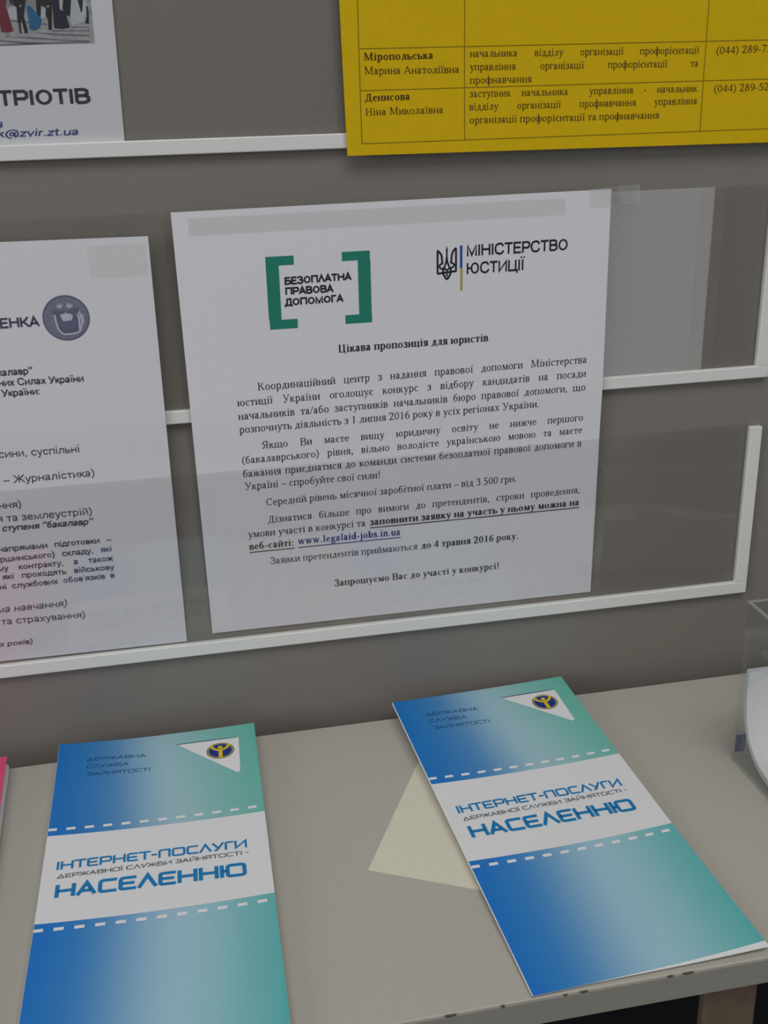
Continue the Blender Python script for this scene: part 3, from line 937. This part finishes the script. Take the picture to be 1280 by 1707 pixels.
def fp(x, y):                       # photograph detail: pixels of a 1280-wide enlargement -> sheet mm
    px, py = x / 7.53, y / 7.53
    return (-4.9 + px * .2463 - py * .0306, 363.1 - py * .2305 + px * 0)


def figs(name, mt, polys, off):
    k = Ink()
    for q in polys:
        k.poly([fp(*a) for a in q])
    return k.put(name, pp, mt, pho, off)


figs('paving_stripe', 'photo_stripe', [
    [(-400, 500), (0, 485), (150, 505), (430, 530), (700, 545), (380, 560), (150, 520), (0, 505)], [(150, 455), (420, 462), (800, 500), (1180, 525), (1180, 540), (800, 515), (420, 485)],
    [(480, 405), (700, 420), (1180, 455), (1180, 470), (700, 445)], [(700, 380), (1180, 392), (1180, 402), (700, 398)], [(200, 240), (420, 270), (640, 300), (640, 315), (420, 290), (200, 265)], [(960, 340), (1180, 350), (1180, 358), (960, 352)],
    [(-400, 560), (1180, 530), (1180, 545), (-400, 574)]], .2)
figs('white_dress', 'photo_white', [[(160, 90), (250, 60), (265, 200), (255, 250), (160, 230)], [(940, -20), (1130, -20), (1140, 120), (1110, 280), (1040, 300), (960, 340), (930, 250)],
                                    [(560, 70), (620, 120), (620, 220), (580, 240), (555, 220)], [(790, -20), (840, -10), (830, 130), (795, 120)]], .22)
figs('dark_suit', 'photo_black', [
    [(-60, -20), (30, -20), (20, 200), (20, 440), (0, 460), (-40, 440)],
    [(210, -60), (380, -60), (365, 80), (350, 200), (400, 380), (400, 415), (360, 415), (320, 235), (310, 300), (322, 410), (300, 415), (270, 220), (262, 90), (215, 60)],
    [(500, -30), (570, -30), (560, 210), (540, 225), (510, 160)],
    [(560, -60), (720, -60), (700, 90), (700, 370), (660, 385), (650, 250), (620, 180), (625, 90), (570, 70)],
    [(840, -30), (940, -30), (930, 200), (915, 215), (880, 190), (830, 110)], [(1128, 80), (1150, 90), (1160, 150), (1168, 310), (1120, 300), (1140, 200)], [(170, -60), (210, -60), (205, 60), (180, 40)]], .24)
figs('red_dress', 'photo_red', [[(35, 90), (130, 90), (170, 200), (220, 380), (170, 400), (70, 395), (40, 200)], [(60, -30), (140, -30), (125, 90), (40, 90)]], .26)
figs('blue_dress', 'photo_blue', [[(385, 60), (440, 80), (500, 150), (575, 240), (550, 350), (480, 385), (425, 360), (400, 200)]], .26)
figs('navy_dress', 'photo_navy', [[(700, -30), (785, -20), (800, 130), (870, 150), (890, 230), (925, 350), (830, 370), (730, 355), (715, 200)], [(1010, -30), (1090, -30), (1080, 150), (1065, 165)]], .26)
figs('hand', 'skin', [[(290, 70), (320, 50), (330, 70), (300, 85)], [(630, 75), (655, 62), (675, 85), (645, 98)], [(120, 410), (165, 410), (180, 455), (110, 460)]], .3)

# --- the yellow sheet, upper right
cy_ = [(136.9, 507), (433, 505), (437, 294.3), (140.7, 296.2)]
py_, sy_ = wallsheet(cy_, [(290, 5.8), (330, 6.4), (520, 6.6)])
yel = thing('telephone_list', 'bright yellow sheet with a ruled telephone table, upper right on the board', 'notice', P(290, 3, 296))
sheet('paper', sy_, 0, 1, 0, 1, 24, 30, ['yellow'], yel)
k = Ink()
lw_ = .17
k.rect(147.4, 147.75, 301.2, 470).rect(195.9, 196.25, 301.5, 470).rect(313.3, 313.65, 301.0, 470)
k.rect(147.6, 430, 341.2, 341.5).rect(147.6, 430, 323.8, 324.1).rect(147.6, 430, 301.1, 301.4)
k.put('ruled_grid', py_, 'line_ink', yel, label='thin dark ruled lines')
k = Ink()
ys = 4.75
k.line('Марина Анатоліївна', 149.5, 193.7, 330.7, 330.4, ys)
k.line('Ніна Миколаївна', 149.5, 186.1, 313.3, 313.4, ys)
for t, a, b, y0, y1, j in (('начальника відділу організації профорієнтації', 198.5, 310.4, 336.9, 336.1, 1), ('управління організації профорієнтації та', 198.5, 310.5, 331.2, 330.4, 1),
                           ('профнавчання', 198.5, 228.2, 325.6, 325.5, 0), ('заступник начальника  управління - начальник', 198.4, 310.7, 319.8, 319.2, 1),
                           ('відділу організації профнавчання управління', 198.3, 311.0, 314.2, 313.7, 1), ('організації профорієнтації та профнавчання', 198.3, 292.2, 308.4, 307.8, 0),
                           ('(044) 289-73', 318.8, 347.6, 335.6, 336.1, 0), ('(044) 289-52', 319.1, 347.9, 318.7, 319.0, 0)):
    k.line(t, a, b, y0, y1, ys, just=bool(j), sx=.97)
k.put('table_text', py_, 'yellow_ink', yel)
k = Ink()
k.line('Міропольська', 149.5, 181.7, 336.5, 336.6, ys, bold=True).put('surname', py_, 'yellow_ink', yel, label='surname in bold type')
k = Ink().line('Денисова', 149.5, 170.7, 319.4, 319.5, ys, bold=True)
k.put('surname', py_, 'yellow_ink', yel, label='surname in bold type')


# ------------------------------------------------------------------ brochures on the shelf
def ramp_mat(name):
    """printed cover: blue to pale to teal across the width, with a white band curving across the middle"""
    Mt = bpy.data.materials.new(name)
    Mt.use_nodes = True
    nt = Mt.node_tree
    L = nt.links.new
    b = nt.nodes['Principled BSDF']
    b.inputs['Roughness'].default_value = .42
    b.inputs['Specular IOR Level'].default_value = .35
    uv = nt.nodes.new('ShaderNodeUVMap')
    uv.uv_map = 'sheet'
    sx = nt.nodes.new('ShaderNodeSeparateXYZ')
    L(uv.outputs[0], sx.inputs[0])

    def math_(op, a, b_=None, c=None):
        n = nt.nodes.new('ShaderNodeMath')
        n.operation = op
        for i, q in enumerate((a, b_, c)):
            if q is None:
                continue
            if isinstance(q, (int, float)):
                n.inputs[i].default_value = q
            else:
                L(q, n.inputs[i])
        return n.outputs[0]
    U, V = sx.outputs[0], sx.outputs[1]          # hundredths of mm scale: 0..0.99, 0..2.10

    def ramp(fac, stops):
        r = nt.nodes.new('ShaderNodeValToRGB')
        r.color_ramp.interpolation = 'B_SPLINE'
        e = r.color_ramp.elements
        while len(e) < len(stops):
            e.new(.5)
        for q, (p, c) in zip(e, stops):
            q.position, q.color = p, (*c, 1)
        L(fac, r.inputs[0])
        return r.outputs[0]
    # upper field: the pale streak leans, and pale stays thin; lower field: broader pale streak
    fu = math_('ADD', U, math_('MULTIPLY', math_('SUBTRACT', .35, V), .08))
    up_c = ramp(fu, [(0, (.005, .17, .55)), (.1, (.012, .185, .53)), (.28, (.06, .24, .52)), (.42, (.24, .44, .60)), (.54, (.38, .56, .63)), (.72, (.26, .52, .52)), (.98, (.12, .48, .38))])
    fl_ = math_('ADD', U, math_('MULTIPLY', math_('SUBTRACT', V, 1.6), .05))
    lo_c = ramp(fl_, [(0, (.005, .165, .58)), (.1, (.012, .19, .57)), (.26, (.05, .25, .56)), (.42, (.24, .44, .62)), (.58, (.385, .58, .70)), (.78, (.25, .53, .57)), (.98, (.10, .45, .45))])
    # the band's edges: v = a + bow
    x = math_('SUBTRACT', U, .5)
    bow = math_('MULTIPLY', math_('SUBTRACT', .25, math_('MULTIPLY', x, x)), .06)
    e1 = math_('ADD', math_('ADD', bow, .745), math_('MULTIPLY', U, .012))
    e2 = math_('ADD', math_('ADD', bow, 1.318), math_('MULTIPLY', U, .002))
    below1 = math_('GREATER_THAN', V, e1)
    below2 = math_('GREATER_THAN', V, e2)
    m1 = nt.nodes.new('ShaderNodeMix'); m1.data_type = 'RGBA'
    L(below1, m1.inputs[0]); L(up_c, m1.inputs[6]); m1.inputs[7].default_value = (.74, .745, .76, 1)
    m2 = nt.nodes.new('ShaderNodeMix'); m2.data_type = 'RGBA'
    L(below2, m2.inputs[0]); L(m1.outputs[2], m2.inputs[6]); L(lo_c, m2.inputs[7])
    L(m2.outputs[2], b.inputs['Base Color'])
    return Mt


COVER = ramp_mat('printed_cover')


def bow(u):
    x = u / 100 - .5
    return (.25 - x * x) * 6


def leaflet(name, label, group, O, ang, ztop, zbot, bump, cover=COVER, printed=True, gap=(.55, .12), bottom_shift=0.):
    """three-fold leaflet: top panel over two inner panels, folds left and right"""
    ca, sa = math.cos(ang), math.sin(ang)
    sl_ = (ztop - zbot) / 210
    cl_ = math.sqrt(1 - sl_ * sl_)

    def top(u, v, off=0):
        x = O[0] + ca * u + sa * v * cl_ + bump(u, v)[0]
        y = O[1] + sa * u - ca * v * cl_
        return P(x, y, ztop - sl_ * v + bump(u, v)[1] + off)
    t = thing(name, label, 'leaflet', P(O[0] + ca * 50 + sa * 105, O[1] - 105, 0), group)

    def lower(frac, dv, sink):
        def f(u, v, off=0):
            q = top(u, v + dv * (u / 99) ** 2, 0)
            z = (q.z - TABLE_Z) * 1000
            return Vector((q.x, q.y, TABLE_Z + (max(sink, z * frac) + off) * .001))
        return f
    mid = lower(gap[0], bottom_shift, .75)
    low = lower(gap[1], bottom_shift * .4, .5)
    sheet('cover', top, 0, 99, 0, 210, 24, 60, [cover, 'white'], t, .18, 1)
    sheet('inner_panel', mid, .3, 98.8, .3, 209.8, 24, 60, ['white'], t, .16)
    sheet('inner_panel', low, .3, 98.8, .3, 209.8, 24, 60, ['white'], t, .16)
    # folded spines that join the panels
    for a, b_, uu, sgn in ((top, mid, 0, -1), (mid, low, 98.8, 1)):
        def spine(u, v, off=0):
            q0, q1 = a(uu, v), b_(uu, v)
            c = q0.lerp(q1, u)
            out = math.sin(math.pi * u) * .35
            return c + Vector((ca, sa, 0)) * (sgn * (out + .05 + off * .5) * .001)
        sheet('fold', spine, 0, 1, .2, 209.9, 6, 50, ['white'], t, .16)
    if not printed:
        return t
    k = Ink()
    for r, (v0, st) in enumerate(((70.2, 1.2), (135.8, .2))):
        k = Ink()
        for i in range(12):
            u = -.2 + i * 8.33
            uc = u + 2
            vv = v0 + bow(uc) + st * uc / 99
            sk = .35 * (-(uc / 100 - .5)) * .5
            k.poly([(max(u, .1), vv + .9 - sk), (u + 4.1, vv + .9 + sk * .5), (u + 4.1, vv - .9 + sk * .5), (max(u, .1), vv - .9 - sk)])
        k.put('dashed_line', top, 'white', t, .1)
    k = Ink().poly([(59.2, 11.6), (90.3, 11.7), (89.6, 40.5), (89.1, 42.0), (88.2, 42.4), (87.3, 41.6)])
    flag = k.put('pennant', top, 'white', t, .1, 'white pennant with a round emblem')
    k = Ink().poly([(58.6, 10.9), (75, 10.7), (89, 11.2), (90.2, 11.6), (59.2, 11.7)])
    k.put('pennant_shade_line', top, 'hdr_ink', t, .08)
    ex, ey = 80.6, 21.8
    em = Ink().ellipse(ex, ey, 7.1, 7.1).put('emblem', top, 'emb_ring', t, .16, 'round blue and yellow emblem with a raised-arms figure')
    Ink().ellipse(ex, ey, 5.7, 5.7).put('emblem_field', top, 'emb_blue', em, .22)
    k = Ink()
    k.stroke([(ex, ey + 6.6), (ex, ey - 1)], 2.0)
    k.ellipse(ex, ey - 2.8, 1.25, 1.45, 16)
    k.stroke([(ex - 4.7, ey - 5.2), (ex - 3.6, ey - 2.6), (ex - 1.8, ey - .9), (ex, ey - .3), (ex + 1.8, ey - .9), (ex + 3.6, ey - 2.6), (ex + 4.7, ey - 5.2)], 1.55, True)
    k.put('emblem_figure', top, 'emb_yellow', em, .28)
    k = Ink()
    for tx, a, b_, y0, y1 in (('ДЕРЖАВНА', 14.0, 43.6, 17.2, 19.0), ('СЛУЖБА', 14.3, 35.4, 23.7, 24.9), ('ЗАЙНЯТОСТІ', 14.6, 45.8, 30.2, 32.0)):
        k.line(tx, a, b_, y0, y1, 4.3, DISPLAY, 8.5, down=True)
    k.put('header_text', top, 'hdr_ink', t, .1)
    k = Ink().line('ІНТЕРНЕТ–ПОСЛУГИ', 5.6, 89.6, 99.2, 100.4, 7.8, DISPLAY, 14, down=True)
    k.line('НАСЕЛЕННЮ', 6.4, 88.4, 117.3, 118.8, 11.6, DISPLAY, 16, down=True)
    k.put('title_text', top, 'title_blue', t, .1, 'bright blue title capitals')
    k = Ink().line('ДЕРЖАВНОЇ СЛУЖБИ ЗАЙНЯТОСТІ –', 6.6, 89.9, 105.0, 105.1, 3.7, DISPLAY, 11.5, down=True, space=.3)
    k.put('subtitle_text', top, 'sub_grey', t, .1, 'small dark grey capitals')
    return t


GR = 'blue and teal service leaflets on the shelf'


def bump_left(u, v):
    e = math.exp(-v / 28)
    c = (u / 99 - .5) * 2
    return (-1.8 * (1 - u / 99) * math.exp(-v / 70), 1.3 * e * (c * c - .6) * (1.1 if u < 50 else .9))


def bump_right(u, v):
    lift = max(0., (u / 99 - .45) / .55) ** 2 * max(0., (v - 120) / 90) ** 2 * 2.2
    return (0, lift + .5 * math.exp(-v / 25) * ((u / 99 - .5) * 2) ** 2)


leaflet('leaflet', 'blue and teal leaflet lying straight near the left, nearest the pink card', GR, (-20.8, .0), -.027, 9.8, 5.6, bump_left)
leaflet('leaflet', 'blue and teal leaflet lying aslant on the right, over the cream note', GR, (154.4, 1.1), .0517, 9.0, 1.3, bump_right, gap=(.94, .88), bottom_shift=3.4)

# pink leaflet at the left edge
leaflet('pink_leaflet', 'pink leaflet poking in at the left edge, beside the straight blue leaflet', None, (-147.2, -8.0), .03, 10.5, 7.0,
        lambda u, v: (0, 0), cover=M['pink'], printed=False)

# cream note under the slanted leaflet
e1, e2 = Vector((.47, .883)), Vector((.883, -.47))
n0 = Vector((117.4, -121.1))


def note_pt(u, v, off=0):
    q = n0 + e1 * u + e2 * v
    d = (u * .93 - v * .37) - 42                      # the fold runs across
    return P(q.x, q.y, .16 + .1 * math.exp(-(d / 3.0) ** 2) + off)


o = sheet('cream_note', note_pt, 0, 92, 0, 74, 60, 40, ['cream'], None, .1)
tag(o, 'cream folded note slipped under the slanted blue leaflet', 'note')

# ------------------------------------------------------------------ acrylic leaflet holder at the right edge
hx0, hx1, hyb, hyf, hh = 314.5, 432, -78, -196, 89
hold = thing('leaflet_holder', 'clear acrylic box of white leaflets, at the right end of the shelf', 'holder', P(374, -140, 0))
t_ = 2.0
boxes('back_wall', [(hx0, hx1, hyb - t_, hyb, 0, hh)], ['holder'], hold, bev=.3)
boxes('side_wall', [(hx0, hx0 + t_, hyf, hyb - t_ - .05, 0, hh)], ['holder'], hold, bev=.3)
boxes('side_wall', [(hx1 - t_, hx1, hyf, hyb - t_ - .05, 0, hh)], ['holder'], hold, bev=.3)
boxes('front_wall', [(hx0 + t_ + .05, hx1 - t_ - .05, hyf, hyf + t_, 0, 38)], ['holder'], hold, bev=.3)
boxes('base', [(hx0 + t_ + .05, hx1 - t_ - .05, hyf + t_ + .05, hyb - t_ - .05, 0, 2)], ['holder'], hold, bev=.3)
for q in ((hx0, hx0 + t_, hyf, hyb - t_ - .05), (hx0, hx1, hyb - t_, hyb)):
    boxes('rim', [(q[0] + .1, q[1] - .1, q[2] + .1, q[3] - .1, hh + .02, hh + .35)], ['haze'], hold)
boxes('label', [(hx0 + .6, hx0 + 6, hyb - t_ - .35, hyb - t_ - .1, 5, 15)], ['label'], hold)

LG = 'white leaflets curled in the clear holder'


def curl(k):
    """profile of the k-th curled leaflet: standing at the back, sliding flat along the base"""
    d = k * .45
    pts = [(-80.5 - d, 52 + (k % 3) * .7), (-80.8 - d, 38), (-82.6 - d, 28), (-87 - d * 1.1, 17.5), (-96 - d * 1.2, 9.0 + d * .5), (-108 - d * .6, 5.0 + d), (-128, 3.2 + d), (-150, 2.3 + d)]
    return smooth(pts, 6)


for kk in range(7):
    pf = curl(kk)

    def cs(u, v, off=0, pf=pf, kk=kk):
        i = min(int(v), len(pf) - 2)
        f = v - i
        y = pf[i][0] + (pf[i + 1][0] - pf[i][0]) * f
        z = pf[i][1] + (pf[i + 1][1] - pf[i][1]) * f
        dy, dz = pf[i + 1][0] - pf[i][0], pf[i + 1][1] - pf[i][1]
        l = math.hypot(dy, dz)
        cut = max(0., 1 - v / 6) * max(0., 1 - u / 12) * -9 if kk == 6 else 0
        return P(hx0 + 2.4 + (kk % 2) * .4 + u, y + off * dz / l, z - off * dy / l + cut)
    o = sheet('white_leaflet', cs, 0, 99, 0, len(pf) - 1, 14, (len(pf) - 1) * 1, ['paper' if kk % 2 else 'white'], None, .14)
    tag(o, 'plain white leaflet curled inside the clear acrylic holder', 'leaflet', LG)
